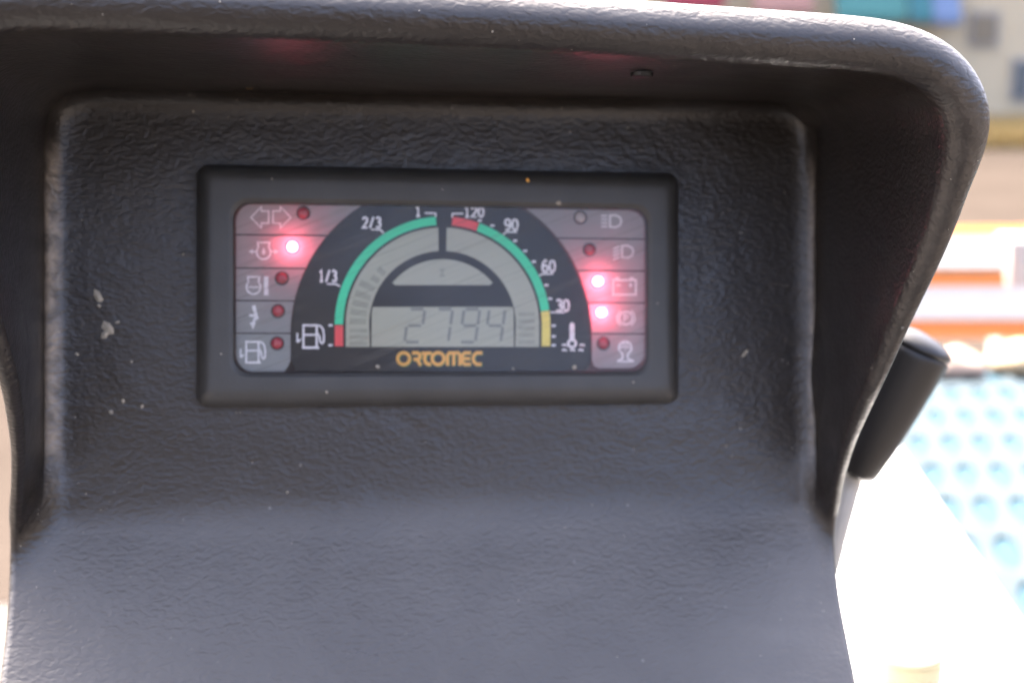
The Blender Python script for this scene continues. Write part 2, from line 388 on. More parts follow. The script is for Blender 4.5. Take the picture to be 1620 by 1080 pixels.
# grit and dried flecks lying on the shell
dv, df = [], []
def fleck(p, nrm, r, el=1.0):
    a0 = rnd.uniform(0, 6.28); t = nrm.orthogonal().normalized(); bt = nrm.cross(t)
    t, bt = t * math.cos(a0) + bt * math.sin(a0), bt * math.cos(a0) - t * math.sin(a0)
    k = len(dv); m_ = 6
    for q in range(m_):
        a = 6.283 * q / m_; rr = r * rnd.uniform(.6, 1.15)
        dv.append(p + t * (rr * math.cos(a) * el) + bt * (rr * math.sin(a)) + nrm * .00005)
    dv.append(p + nrm * r * .5)
    for q in range(m_): df.append([k + q, k + (q + 1) % m_, k + m_])
me = shell.data
polys = [p for p in me.polygons if p.center.z > -.02 and p.center.y > P(0, 1120, 0).y]
for p in rnd.sample(polys, 420):
    wall = p.center.z > .02
    fleck(p.center, p.normal, rnd.choice([.00010, .00014, .00020, .00028]) * (1.0 if wall else .9), rnd.uniform(1, 1.8))
Wn = Vector((0, 0, 1))
for (px, py, r, el) in [(172, 518, 13, 1.5), (166, 528, 8, 1.3), (155, 470, 8, 2.2), (157, 484, 4, 1.4), (195, 634, 5, 1), (225, 642, 5, 1), (176, 652, 5, 1), (208, 572, 3, 1), (122, 560, 4, 1), (186, 510, 4, 1.3),
        (306, 176, 6, 1), (262, 152, 6, 1.3), (455, 778, 4, 1), (1178, 560, 4, 3), (290, 402, 3, 1.4)]:
    fleck(P(px, py, WB + .0002), Wn, r * S0 * .75, el)
o = mk('dust_flecks', dv, df, MT['dust'], console); o['kind'] = 'stuff'
# wisps of straw caught in the corner of the hood
wv, wf = [], []
def wisp(pts, r):
    k = len(wv)
    for p in pts:
        for q in range(4): a = q * math.pi / 2; wv.append(p + Vector((0, r * math.cos(a), r * math.sin(a))))
    for j in range(len(pts) - 1):
        for q in range(4): wf.append([k + j * 4 + q, k + j * 4 + (q + 1) % 4, k + j * 4 + 4 + (q + 1) % 4, k + j * 4 + 4 + q])
for px0, py0, px1, py1, rr in [(56, 150, 95, 136, .0006), (62, 146, 130, 131, .0003), (70, 142, 88, 139, .0008), (95, 136, 130, 131, .00015), (385, 138, 400, 141, .0006), (60, 140, 92, 143, .0004)]:
    pts = []
    for q in range(7):
        f = q / 6; pts.append(P(px0 + (px1 - px0) * f, py0 + (py1 - py0) * f + rnd.uniform(-2.5, 2.5), .012 + .004 * f))
    wisp(pts, rr * .4)
o = mk('straw_wisps', wv, wf, MT['rust'], console); o['kind'] = 'stuff'

# ------------------------------------------------------------------ the instrument
inst = empty('instrument_cluster', M)
tag(inst, 'rectangular instrument cluster with half-round gauge, lit red lamps and grey side panels', 'gauge')
def avg_rect(q, w):
    a, b_, c_, d_ = [P(*p, w) for p in q]
    return (a.x + d_.x) / 2, (c_.y + d_.y) / 2, (b_.x + c_.x) / 2, (a.y + b_.y) / 2     # u0 v0 u1 v1
def rrect(u0, v0, u1, v1, r, w, n_=7):
    pts = []
    for cx, cy, a0 in ((u1 - r, v1 - r, 0), (u0 + r, v1 - r, 90), (u0 + r, v0 + r, 180), (u1 - r, v0 + r, 270)):
        for q in range(n_ + 1): a = R(a0 + 90 * q / n_); pts.append(Vector((cx + r * math.cos(a), cy + r * math.sin(a), w)))
    return pts
ou = avg_rect([(322, 272), (1070, 279), (1068, 630), (320, 633)], 0)
iu = avg_rect([(370, 320), (1025, 330), (1025, 586), (370, 591)], 0)
def ex(q, e): return (q[0] - e, q[1] - e, q[2] + e, q[3] + e)
RS = [rrect(*ex(ou, .0030), .0055, WB - .002), rrect(*ex(ou, .0030), .0055, -.0062), rrect(*ex(ou, .0024), .0052, -.0046), rrect(*ex(ou, .0004), .0042, -.0022),
      rrect(*ex(ou, -.0012), .0038, -.0008), rrect(*ex(ou, -.0035), .0036, -.0001), rrect(*ex(ou, -.005), .0036, 0),
      rrect(*ex(iu, .0022), .0080, 0), rrect(*ex(iu, .0017), .0078, -.00005), rrect(*ex(iu, .0012), .0076, -.0006), rrect(*ex(iu, .0006), .0074, -.0006),
      rrect(*ex(iu, .0002), .0072, -.0010), rrect(*ex(iu, -.0001), .0070, -.0022), rrect(*ex(iu, -.0001), .0070, -.0114)]
v_, f_ = rings(RS); bz = mk('bezel', v_, f_, MT['bezel'], inst, True)
bm = bmesh.new(); bm.from_mesh(bz.data); bmesh.ops.recalc_face_normals(bm, faces=bm.faces[:]); bm.to_mesh(bz.data); bm.free()
WF = -.0050
mk('cover_seal', *rings([rrect(*ex(iu, -.0003), .0070, -.0020), rrect(*ex(iu, -.0003), .0070, -.0050)]), mat('grey_seal', (.15, .13, .12), .5), inst)
pl = rrect(*ex(iu, .0006), .0076, -.0112); plv = pl + [p + Vector((0, 0, -.002)) for p in pl]; N_ = len(pl)
mk('circuit_board', plv, [list(range(N_))] + [[i, i + N_, (i + 1) % N_ + N_, (i + 1) % N_] for i in range(N_)], mat('pale_board', (.10, .10, .10), .6), inst)

class Print:
    """flat print in photo pixels laid on the face plane"""
    def __init__(s, w): s.v = []; s.f = []; s.w = w
    def poly(s, pts):
        s.w += 3e-6; k = len(s.v); s.v += [P(x, y, s.w) for x, y in pts]; s.f.append(list(range(k, k + len(pts)))); return s
    def stroke(s, pts, wd, closed=False):
        s.w += 3e-6; m_ = len(pts); k = len(s.v)
        for i in range(m_):
            a = pts[i - 1] if (i > 0 or closed) else None; c_ = pts[(i + 1) % m_] if (i < m_ - 1 or closed) else None; b_ = pts[i]
            def nrm(p, q):
                dx, dy = q[0] - p[0], q[1] - p[1]; L = math.hypot(dx, dy) or 1; return -dy / L, dx / L
            if a is None: nx, ny = nrm(b_, c_); sc = 1
            elif c_ is None: nx, ny = nrm(a, b_); sc = 1
            else:
                n1, n2 = nrm(a, b_), nrm(b_, c_); nx, ny = n1[0] + n2[0], n1[1] + n2[1]; L = math.hypot(nx, ny) or 1; nx, ny = nx / L, ny / L
                sc = 1 / max(.55, nx * n1[0] + ny * n1[1])
            h = wd / 2 * sc
            s.v += [P(b_[0] + nx * h, b_[1] + ny * h, s.w), P(b_[0] - nx * h, b_[1] - ny * h, s.w)]
        for i in range(m_ if closed else m_ - 1):
            j = (i + 1) % m_; s.f.append([k + 2 * i, k + 2 * i + 1, k + 2 * j + 1, k + 2 * j])
        return s
    def disc(s, x, y, r, ry=None, n_=20): return s.poly([(x + r * math.cos(6.2832 * q / n_), y + (ry or r) * math.sin(6.2832 * q / n_)) for q in range(n_)])
    def ring(s, x, y, r, wd, a0=0, a1=360, n_=28):
        full = a1 - a0 >= 360; m_ = n_ if full else n_ + 1
        return s.stroke([(x + r * math.cos(R(a0 + (a1 - a0) * q / n_)), y - r * math.sin(R(a0 + (a1 - a0) * q / n_))) for q in range(m_)], wd, full)
    def build(s, name, m, parent):
        o = mk(name, s.v, s.f, m, parent)
        bm = bmesh.new(); bm.from_mesh(o.data)
        for f in bm.faces:
            f.normal_update()
            if f.normal.z < 0: f.normal_flip()
        bm.to_mesh(o.data); bm.free(); return o
W1, W2, W3 = WF + .00012, WF + .00026, WF + .0004
GX, GY = 700, 513

# grey side cells, each with its symbol
YL = [322, 371.5, 424, 475.5, 527, 588.5]; YR = [331.5, 378, 428.5, 479, 528, 583.5]
def yat(i, x): return YL[i] + (YR[i] - YL[i]) * (x - 400) / 590
def xin(y, side): return 698 + side * (math.sqrt(max(0, 238.5 ** 2 - (y - 528) ** 2)) if y < 528 else 238.5)
dial = [(698 - 238.5 + 10.5, 588), (463, 578), (xin(570, -1) + 1.5, 570)] + [(xin(528, -1) + 1.5, 528)]
for q in range(1, 30):
    y = 528 - (528 - 321) * q / 29; dial.append((xin(y, -1) + 1.5, y))
dial += [(2 * 698 - x, y + .0165 * (1396 - 2 * x) * (528 - y) / 207 * .9) for x, y in dial[::-1]]
Print(WF).poly(dial).build('dial_film', MT['plate'], inst)
cells = []
for side, xo in ((-1, 373.5), (1, 1021)):
    for i in range(5):
        y0 = yat(i, xo) + (1.1 if i else 1); y1 = yat(i + 1, xo) - (1.1 if i < 4 else 1)
        inn = []
        for q in range(13):
            f = q / 12; y = y0 + (y1 - y0) * f; x = xin(y, side); yy = y + (yat(0 if f < .5 else 5, x) - yat(0 if f < .5 else 5, xo)) * 0
            ys = yat(i, x) * (1 - f) + yat(i + 1, x) * f + (1.1 if f < .5 else -1.1) * abs(1 - 2 * f)
            x = xin(ys, side); inn.append((x, ys))
        if i == 4: inn = [p for p in inn if p[1] < 568]; inn += [(inn[-1][0] + side * -0 , 570), (inn[-1][0] + side * 3.5, 579), (inn[-1][0] + side * 10, y1)]
        out = []
        rc = 27
        if i == 0: out = [(xo - side * rc * (1 - math.sin(R(a))), y0 + rc * (1 - math.cos(R(a)))) for a in range(0, 91, 15)]
        elif i == 4: out = [(xo, y0)] + [(xo - side * rc * (1 - math.cos(R(a))), y1 - rc * (1 - math.sin(R(a)))) for a in range(0, 91, 15)]
        else: out = [(xo, y0), (xo, y1)]
        if i == 0: out.append((xo, y1))
        if i: Print(W1 - .00008).stroke([(xo, yat(i, xo)), (xin(yat(i, 698 + side * 225), side), yat(i, xin(yat(i, 698), side)))], 3.4).build('divider', MT['rim'], inst)
        cells.append(Print(W1).poly(inn[::-1] + out).build('indicator_panel', MT['cell'], inst))

def sym(ci): return Print(W2)
# turn arrows
p = sym(0)
for sx, x0 in ((1, 397), (-1, 460)):
    pts = [(0, 22), (16.5, 5), (16.5, 12), (28, 12), (28, 31), (16.5, 31), (16.5, 39)]
    p.stroke([(x0 + sx * a, 322 + b_) for a, b_ in pts], 2.6, True)
p.build('symbol', MT['pale'], cells[0])
# oil pressure
p = sym(1); p.ring(417, 399, 11, 3, -215, 35); p.stroke([(409, 392), (407.5, 383.5), (426.5, 383.5), (425, 392)], 3)
p.poly([(417, 391), (420, 398), (419, 402), (417, 403.5), (415, 402), (414, 398)])
p.stroke([(395, 398), (406, 398)], 2.5); p.poly([(393, 398), (400, 393.8), (400, 402)]); p.stroke([(428, 398), (436, 398)], 2.5); p.poly([(441, 398), (434, 393.8), (434, 402)])
p.build('symbol', MT['pale'], cells[1])
# engine temperature
p = sym(2); p.ring(401, 454, 11, 3, -215, 35); p.stroke([(393, 447), (392, 438), (410.5, 438), (409, 447)], 3); p.stroke([(393, 455), (397, 453.5), (401, 455), (405, 453.5), (409, 455)], 2.2)
p.stroke([(421, 437), (421, 467)], 7); p.build('symbol', MT['pale'], cells[2])
# charge flash
p = sym(3); p.poly([(398, 484), (404, 482), (408, 500), (410, 503), (403, 508), (401, 505), (404, 502), (394, 500.5), (394, 496), (402, 497)])
p.poly([(395, 510), (405, 510), (400, 521)]); p.stroke([(403, 503), (400, 513)], 3.5); p.build('symbol', MT['pale'], cells[3])
# fuel pump
def pump(p, x, y, s=1.0):
    q = lambda a, b_: (x + a * s, y + b_ * s)
    p.stroke([q(0, 0), q(21, 0), q(21, 35), q(0, 35)], 3.4 * s, True); p.stroke([q(1.5, 15), q(20, 15)], 3.2 * s); p.stroke([q(-2, 35.5), q(25, 35.5)], 3.2 * s)
    p.stroke([q(22, 0), q(27, 1), q(31, 6), q(32.5, 16), q(32, 26), q(29.5, 28.5), q(26.5, 26), q(25.5, 18), q(22, 12)], 3 * s)
    p.stroke([q(-9.5, 12), q(-9.8, 22)], 2.6 * s); p.disc(*q(-8.5, 24.5), 3 * s, n_=10); p.stroke([q(-6, 22), q(-3.5, 23)], 2.2 * s)
p = sym(4); pump(p, 389.5, 540.5, .93); p.build('symbol', MT['pale'], cells[4])
# main beam, dipped beam
def lamp(p, x, y, slant):
    p.stroke([(x - 4, y - 9), (x + 5, y - 9.5), (x + 12, y - 6), (x + 14, y), (x + 12, y + 6), (x + 5, y + 9.5), (x - 4, y + 9)], 3.2, True)
    for q in range(4): yy = y - 8.5 + q * 5.6; p.stroke([(x - 8, yy), (x - 18, yy + slant)], 2.6)
p = sym(5); lamp(p, 969, 350, 0); p.build('symbol', MT['pale'], cells[5])
p = sym(6); lamp(p, 988, 398, 4.5); p.build('symbol', MT['pale'], cells[6])
# battery
p = sym(7); p.stroke([(970, 443), (1006, 443), (1006, 466), (970, 466)], 3.4, True); p.stroke([(973, 440), (980, 440)], 3); p.stroke([(996, 440), (1003, 440)], 3)
p.stroke([(975, 451), (982, 451)], 2.4); p.stroke([(994, 451), (1001, 451)], 2.4); p.stroke([(997.5, 447.5), (997.5, 454.5)], 2.4); p.build('symbol', MT['pale'], cells[7])
# parking brake
p = sym(8); p.ring(990, 503, 10.2, 2.8); p.ring(990, 503, 14.2, 2.4, 125, 235); p.ring(990, 503, 14.2, 2.4, -55, 55)
p.stroke([(987.5, 509), (987.5, 498), (991, 498), (993, 500), (993, 502), (991, 504), (988.5, 504)], 2.2); p.build('symbol', MT['pale'], cells[8])
# differential lock
p = sym(9); p.ring(989, 550, 10, 3.4, -30, 210); p.stroke([(981, 555), (985, 560), (985, 567), (977, 571)], 3.2); p.stroke([(998, 555), (993, 560), (993, 567), (1002, 571)], 3.2)
p.disc(983.5, 549, 2.2, n_=10); p.disc(994, 549, 2.2, n_=10); p.stroke([(986, 541), (989, 553), (992, 541)], 2.6); p.stroke([(976, 571.5), (1003, 571.5)], 2.6); p.build('symbol', MT['pale'], cells[9])

# lamps
LEDS = [(480, 337, 0), (462.5, 390.5, 1), (446, 440, 0), (440, 492, 0), (438.5, 543, 0),
        (918, 344, 2), (932.5, 395, 0), (945.5, 445, 1), (951, 494, 1), (954.5, 543, 0)]
for x, y, st in LEDS:
    r0 = 9.0 * S0; c0 = P(x, y, W1 + .0001)
    T = Matrix.Translation(c0)
    if st == 1: pr = [(r0, -.0002), (r0, .0016), (r0 * .88, .0023), (r0 * .55, .0028), (r0 * .2, .0030)]
    else: pr = [(r0, -.0004), (r0 * .98, .0003), (r0 * .8, .0007), (r0 * .45, .0010), (r0 * .15, .0011)]
    v_, f_ = lathe(pr, 20, T); lo = mk('indicator_lamp', v_, f_, MT[('ledoff', 'ledon', 'ledclear')[st]], inst, True)
    if st == 1: v_, f_ = lathe([(r0 * .8, -.0058), (r0 * .97, -.0052), (r0 * .97, -.0004), (r0 * .8, -.0003)], 20, T); mk('lamp_body', v_, f_, MT['ledbody'], lo, True)
    if st == 1: lo['label'] = 'glowing red warning lamp, burnt out to white'
    rr = [[T @ Vector((q * math.cos(6.2832 * a / 20), q * math.sin(6.2832 * a / 20), h)) for a in range(20)] for q, h in ((r0 * 1.02, .00005), (r0 * 1.05, .00035), (r0 * 1.2, .00035), (r0 * 1.24, .00002))]
    v_, f_ = rings(rr); mk('rim', v_, f_, MT['rim'], lo)

# gauge: coloured arcs
def arc_band(a0, a1, r0, r1, tail=None, n_=30):
    o_ = [(GX + r1 * math.cos(R(a0 + (a1 - a0) * q / n_)), GY - r1 * math.sin(R(a0 + (a1 - a0) * q / n_))) for q in range(n_ + 1)]
    i_ = [(GX + r0 * math.cos(R(a0 + (a1 - a0) * q / n_)), GY - r0 * math.sin(R(a0 + (a1 - a0) * q / n_))) for q in range(n_ + 1)]
    return o_, i_
def band(name, m, a0, a1, r0=157, r1=170.5, pre=None, post=None):
    p = Print(W1); o_, i_ = arc_band(a0, a1, r0, r1)
    if pre: o_ = [(o_[0][0], pre)] + o_; i_ = [(i_[0][0], pre)] + i_
    k = len(p.v)
    for a, b_ in zip(o_, i_): p.v += [P(*a, W1), P(*b_, W1)]
    for q in range(len(o_) - 1): p.f.append([2 * q, 2 * q + 1, 2 * q + 3, 2 * q + 2])
    return p.build(name, m, inst)
def rect(name, m, x0, y0, x1, y1, w=None): return Print(w or W1).poly([(x0, y0), (x1, y0), (x1, y1), (x0, y1)]).build(name, m, inst)
band('green_scale', MT['green'], 180, 93.5)
rect('red_scale', MT['red'], 529.5, 514.5, 543, 547.5)
band('red_scale', MT['red'], 84.6, 70.2)
band('green_scale', MT['green'], 69.9, 7.6)
band('yellow_scale', MT['yellow'], 0, 7.3, pre=547.5)

# display windows
def win(pts): return Print(W1).poly(pts).build('display_window', MT['lcd'], inst)
def ringwin(side):
    o_ = [(GX + side * 153 * math.cos(R(a)), GY - 153 * math.sin(R(a))) for a in [q * 87.5 / 30 for q in range(31)]]
    i_ = [(GX + side * 116 * math.cos(R(a)), GY - 116 * math.sin(R(a))) for a in [q * 87.0 / 30 for q in range(31)]]
    o_ = [(GX + side * 153, 548.5)] + o_; i_ = [(GX + side * 115, 548.5)] + [(x, y) for x, y in i_]
    p = Print(W1)
    for a, b_ in zip(o_, i_): p.v += [P(*a, W1), P(*b_, W1)]
    for q in range(len(o_) - 1): p.f.append([2 * q, 2 * q + 1, 2 * q + 3, 2 * q + 2])
    return p.build('display_window', MT['lcd'], inst)
rwL, rwR = ringwin(-1), ringwin(1)
moon = win([(625, 451), (622, 448)] + [(GX + 103 * math.cos(R(a)), GY - 103 * math.sin(R(a))) for a in [141 - q * 102 / 30 for q in range(31)]] + [(778, 448), (775, 451)])
digw = win([(589.5, 485.5)] + [(811, 485.5), (812.5, 492), (813, 548.5), (587.5, 548.5), (588, 495)])
Print(W2).poly([(694, 425), (705, 425), (700.3, 431), (705, 438), (694, 438), (698.7, 431)]).build('hourglass_mark', MT['ghost'], moon)
def seg7(x0, on):
    p = Print(W2); w, y0, ym, y1 = 25, 489, 515, 541
    sk = lambda y: (y1 - y) * .14
    pt = lambda fx, y: (x0 + fx * w + sk(y), y)
    S_ = dict(a=[(0.1, y0), (.9, y0)], b=[(1, y0 + 2), (1, ym - 2)], c=[(1, ym + 2), (1, y1 - 2)], d=[(.1, y1), (.9, y1)], e=[(0, ym + 2), (0, y1 - 2)], f=[(0, y0 + 2), (0, ym - 2)], g=[(.1, ym), (.9, ym)])
    for c_ in on: p.stroke([pt(*q) for q in S_[c_]], 4.6)
    p.build('digit', MT['seg'], digw)
seg7(640, 'abged'); seg7(684, 'abc'); seg7(727, 'abcdfg'); seg7(767, 'fgbc')
for k_, (a, rr) in enumerate([(2, 0), (8, 0), (14, 0), (20, 0), (27, 0), (34, 0), (41, 0)]):
    if k_ < 5: rect_pts = [(GX - q * math.cos(R(a + da)), GY - q * math.sin(R(a + da))) for q, da in ((121, -2), (147, -2), (147, 2), (121, 2))]
    else: rect_pts = [(GX - q * math.cos(R(a + da)), GY - q * math.sin(R(a + da))) for q, da in ((121, -2), (135, -2), (135, 2), (121, 2))]
    Print(W2).poly(rect_pts).build('bar', MT['ghost'], rwL)
for y in (520, 530, 540): Print(W2).poly([(553, y), (581, y), (581, y + 6), (553, y + 6)]).build('bar', MT['ghost'], rwL)
for y in (494, 505, 516, 527, 538): Print(W2).poly([(820, y), (846, y), (846, y + 6), (820, y + 6)]).build('bar', MT['ghost'], rwR)

# scale numbers: slab stroke digits
G_ = {'0': [[(.5, 0), (.85, .12), (1, .5), (.85, .88), (.5, 1), (.15, .88), (0, .5), (.15, .12), (.5, 0)]],
      '1': [[(.15, .2), (.5, 0), (.5, 1)], [(.15, 1), (.85, 1)]],
      '2': [[(0, .22), (.2, .03), (.55, 0), (.9, .1), (.95, .35), (.6, .62), (0, 1), (1, 1)]],
      '3': [[(.05, .12), (.4, 0), (.85, .08), (.95, .28), (.75, .45), (.4, .48)], [(.75, .47), (1, .68), (.9, .92), (.5, 1), (.05, .9)]],
      '6': [[(.9, .08), (.5, 0), (.12, .2), (0, .6), (.12, .9), (.5, 1), (.88, .92), (1, .7), (.85, .48), (.5, .42), (.1, .55)]],
      '9': [[(.1, .92), (.5, 1), (.88, .8), (1, .4), (.88, .1), (.5, 0), (.12, .08), (0, .3), (.15, .52), (.5, .58), (.9, .45)]],
      '/': [[(.1, 1.05), (.9, -.05)]]}
def number(s, x0, y0, x1, y1, wd=3.6):
    p = Print(W2); n_ = len(s); cw = (x1 - x0) / n_; h = y1 - y0
    for k, ch in enumerate(s):
        for pl_ in G_[ch]: p.stroke([(x0 + cw * k + 1.0 + a * (cw - 3.0), y0 + 1 + b_ * (h - 2)) for a, b_ in pl_], wd)
    return p.build('scale_number', MT['white'], inst)
number('1', 656, 326, 668, 343); number('2/3', 573, 343, 604, 361); number('1/3', 504, 427, 534, 446)
number('120', 734, 327, 767, 344); number('90', 798, 346, 821, 365); number('60', 857, 411, 880, 431); number('30', 879, 473, 902, 493)
for pts in [[(672, 337), (689, 337.5), (689.5, 343)], [(733, 338), (716, 338), (715, 344)], [(587, 363), (602, 363.5), (607, 369)], [(517, 449), (532, 449.5), (538, 453)],
            [(818, 367), (801, 367), (796, 371)], [(875, 433), (858, 433.5), (853, 436)], [(893, 494), (871, 494)]]:
    Print(W2).stroke(pts, 2.6).build('tick', MT['white'], inst)
for x, y in [(759, 349), (779, 357), (815, 381), (831, 397), (844.5, 414), (864.5, 451), (870.5, 472.5), (876, 515), (876, 532), (876, 546), (523, 514.5), (523, 546)]:
    Print(W2).poly([(x - 3.5, y - 1.6), (x + 3, y - 1.8), (x + 3.2, y + 1.5), (x - 3, y + 1.7)]).build('tick', MT['white'], inst)
p = Print(W2); pump(p, 480, 514.5, 1.0); p.build('fuel_symbol', MT['white'], inst)
p = Print(W2); p.stroke([(905, 514), (905, 540)], 8); p.disc(905, 514, 4, n_=12); p.ring(905, 543, 6, 4)
for y, xs in ((546, (889, 917)), (554, (889, 902, 915))):
    for x in xs: p.stroke([(x, y), (x + 4, y - 1.2), (x + 8, y + .6)], 3)
p.build('coolant_symbol', MT['white'], inst)

# maker's lettering, orange over a green edge
def letters(wd, ox, oy, w):
    y0, y1 = 558, 576; ym = 567; L = []
    def O(x): return ('ring', x, ym, 9.6)
    L.append([('ring', 638.5, ym, 9.4)])
    L.append([[(652, y0), (661, y0), (664.5, y0 + 3), (664, ym - 1), (660, ym + 1), (654, ym + 1)], [(660, ym + 1), (665.5, y1 + 2)]])
    L.append([[(667, y0 + .5), (683, y0 + .5)], [(673.5, y0), (671.5, ym), (673, y1 - 3), (677, y1), (682, y1)]])
    L.append([('ring', 693, ym, 9.4)])
    L.append([[(708, y1 + 2), (708, y0 + 4), (711, y0), (725, y0), (727.5, y0 + 3), (727.5, y1 + 2)], [(717.8, y0), (717.8, y1 + 2)]])
    L.append([[(745, y0), (735, y0), (732, y0 + 3), (732, y1 - 3), (735, y1), (745, y1)], [(732, ym), (744, ym)]])
    L.append([[(763, y0), (754, y0), (749.5, y0 + 4), (748.5, ym), (749.5, y1 - 4), (754, y1), (762, y1)]])
    out = []
    for lt in L:
        p = Print(w)
        for q in lt:
            if isinstance(q, tuple): p.ring(q[1] + ox, q[2] + oy, q[3], wd)
            else: p.stroke([(a + ox, b_ + oy) for a, b_ in q], wd)
        out.append(p)
    return out
back = Print(W2)
for p in letters(6.2, 1.1, .7, W2):
    k = len(back.v); back.v += p.v; back.f += [[i + k for i in f] for f in p.f]
lt = back.build('lettering', MT['dgreen'], inst)
for p in letters(5.2, 0, 0, W3): p.build('letter', MT['orange'], lt)

# clear cover
pn = rrect(*ex(iu, .0003), .0072, -.0016); pb = rrect(*ex(iu, .0003), .0072, -.0019)
mk('clear_cover', pn, [list(range(len(pn)))], MT['pane'], inst)
# chips and grit on the bezel
dv, df = [], []
for (px, py, r, el) in [(598, 580, 5, 1.4), (908, 581, 5, 1.2), (884, 321, 5, 1.3), (517, 620, 3, 1.3), (430, 283, 2, 1), (700, 300, 1.5, 1), (1040, 480, 2, 1), (1002, 604, 2.5, 1), (350, 560, 2, 1), (812, 583, 2.5, 1.2)]:
    fleck(P(px, py, .0001 if not (322 < py < 590 and 372 < px < 1022) else -.0015), Wn, r * S0 * .8, el)
o = mk('grit', dv, df, MT['dust'], inst); o['kind'] = 'stuff'
dv, df = [], []
fleck(P(835, 285, .0001), Wn, 3 * S0, 1.3); mk('orange_chip', dv, df, MT['orange'], inst)

# ------------------------------------------------------------------ lever behind the console
DL = .74
kb, kt = at(1347, 742, DL), at(1447, 540, DL - .012)
ax = (kt - kb); hgt = ax.length; q = ax.to_track_quat('Z', 'Y').to_matrix().to_4x4()
T = Matrix.Translation(kb) @ q; s_ = K * DL
lev = empty('control_lever', Vector((kb.x - .03, kb.y + .03, 0)))
tag(lev, 'black tapered lever knob leaning outward on a pale steel stem', 'lever')
Li = Matrix.Translation(-lev.location)
pr = [(36 * s_, -.002), (40 * s_, 0), (42 * s_, .002), (49 * s_, hgt * .25), (55 * s_, hgt * .5), (59.5 * s_, hgt * .75), (61.5 * s_, hgt * .90), (62 * s_, hgt * .935), (60.5 * s_, hgt * .95), (57 * s_, hgt * .955)]
v_, f_ = lathe([(57 * s_, hgt * .957), (61 * s_, hgt * .962), (62.5 * s_, hgt * .975), (60.5 * s_, hgt), (52 * s_, hgt + .0025), (30 * s_, hgt + .005), (8 * s_, hgt + .006)], 40, Li @ T); mk('top_cap', v_, f_, MT['knob'], lev, True)
v_, f_ = lathe(pr, 40, Li @ T); mk('knob', v_, f_, MT['knob'], lev, True)
def tube(pts, r, n_=16):
    rs = []
    for i, p_ in enumerate(pts):
        d = (pts[min(i + 1, len(pts) - 1)] - pts[max(i - 1, 0)]).normalized(); a = d.orthogonal().normalized() if i == 0 else (a - d * a.dot(d)).normalized(); b_ = d.cross(a)
        rr = r if not isinstance(r, (list, tuple)) else r[i]
        rs.append([p_ + a * (rr * math.cos(6.2832 * q / n_)) + b_ * (rr * math.sin(6.2832 * q / n_)) for q in range(n_)])
    v_, f_ = rings(rs); f_.append(list(range(n_))); f_.append([len(v_) - n_ + i for i in range(n_)]); return v_, f_
pts = [kb + ax * .05, at(1338, 775, DL), at(1318, 850, DL + .004), at(1296, 940, DL + .01), at(1280, 1040, DL + .02)]
pts.append(Vector((pts[-1].x - .015, pts[-1].y + .01, .3))); pts.append(Vector((pts[-1].x, pts[-1].y, 0.0)))
v_, f_ = tube(pts, 21 * s_); mk('stem', [Li @ v for v in v_], f_, MT['stem'], lev, True)

# ------------------------------------------------------------------ the machine behind, in the sun
wp = mat('white_machine_paint', (.80, .80, .78), .45, .5, .04, 5)
op = mat('orange_machine_paint', (.70, .20, .03), .45, .5, .1, 8)
bp_ = mat('blue_plastic', (.041, .055, .064), .9, .05, .12, 8)
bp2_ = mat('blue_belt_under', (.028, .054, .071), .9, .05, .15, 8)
wq = mat('aged_white_paint', (.36, .35, .33), .5, .4, .08, 5)
cp = mat('cream_plastic', (.13, .115, .068), .6, .4, .1, 30)
# white deck plate: far edge runs along the diagonal
ZD = 1.01
e0, e1 = on_z(1396, 680, ZD), on_z(1622, 1010, ZD)
ed = (e1 - e0).normalized(); nin = Vector((-ed.y, ed.x, 0));
if nin.x > 0: nin = -nin
A = e0 - ed * .30; B_ = e1 + ed * .5
dq = [A, B_, B_ + nin * .46, A + nin * .46]
dk = empty('machine_deck', Vector((sum(p.x for p in dq) / 4, sum(p.y for p in dq) / 4, 0)))
tag(dk, 'sunlit white painted machine deck plate behind the console', 'machine deck')
di = Matrix.Translation(-dk.location)
tv = [di @ p for p in dq] + [di @ (p - Vector((0, 0, .03))) for p in dq]
mk('plate', tv, [[0, 1, 2, 3], [7, 6, 5, 4]] + [[i, i + 4, (i + 1) % 4 + 4, (i + 1) % 4] for i in range(4)], wp, dk)
fl = []
for a, b_ in ((A, B_),):
    pts = [a + nin * .01 + Vector((0, 0, .006)), b_ + nin * .01 + Vector((0, 0, .006))]
    v_, f_ = tube(pts, .012, 10); mk('rolled_edge', [di @ v for v in v_], f_, wp, dk, True)
for p_ in dq:
    ce = sum(dq, Vector()) / 4; q_ = p_.lerp(ce, .12); v_, f_ = box((q_.x, q_.y, (ZD - .03) / 2), (.04, .04, ZD - .03)); mk('leg', [di @ v for v in v_], f_, wp, dk)

# cream cap standing on the deck
cz = ZD + .06
cc = on_z(1441, 1034, cz)
cpo = empty('cream_cap', Vector((cc.x, cc.y, ZD + .0005))); tag(cpo, 'short round cream plastic cap standing on the white deck', 'cap')
rc_ = 52 * K * (cc - CAM).dot(FW)
v_, f_ = lathe([(rc_ * .9, 0), (rc_ * .9, .035), (rc_, .037), (rc_, .056), (rc_ * .95, .060), (rc_ * .9, .0602)], 36); mk('body', v_, f_, cp, cpo)
v_, f_ = lathe([(rc_ * .82, .0604), (rc_ * .82, .063), (rc_ * .76, .064)], 36); mk('lid', v_, f_, wp, cpo)

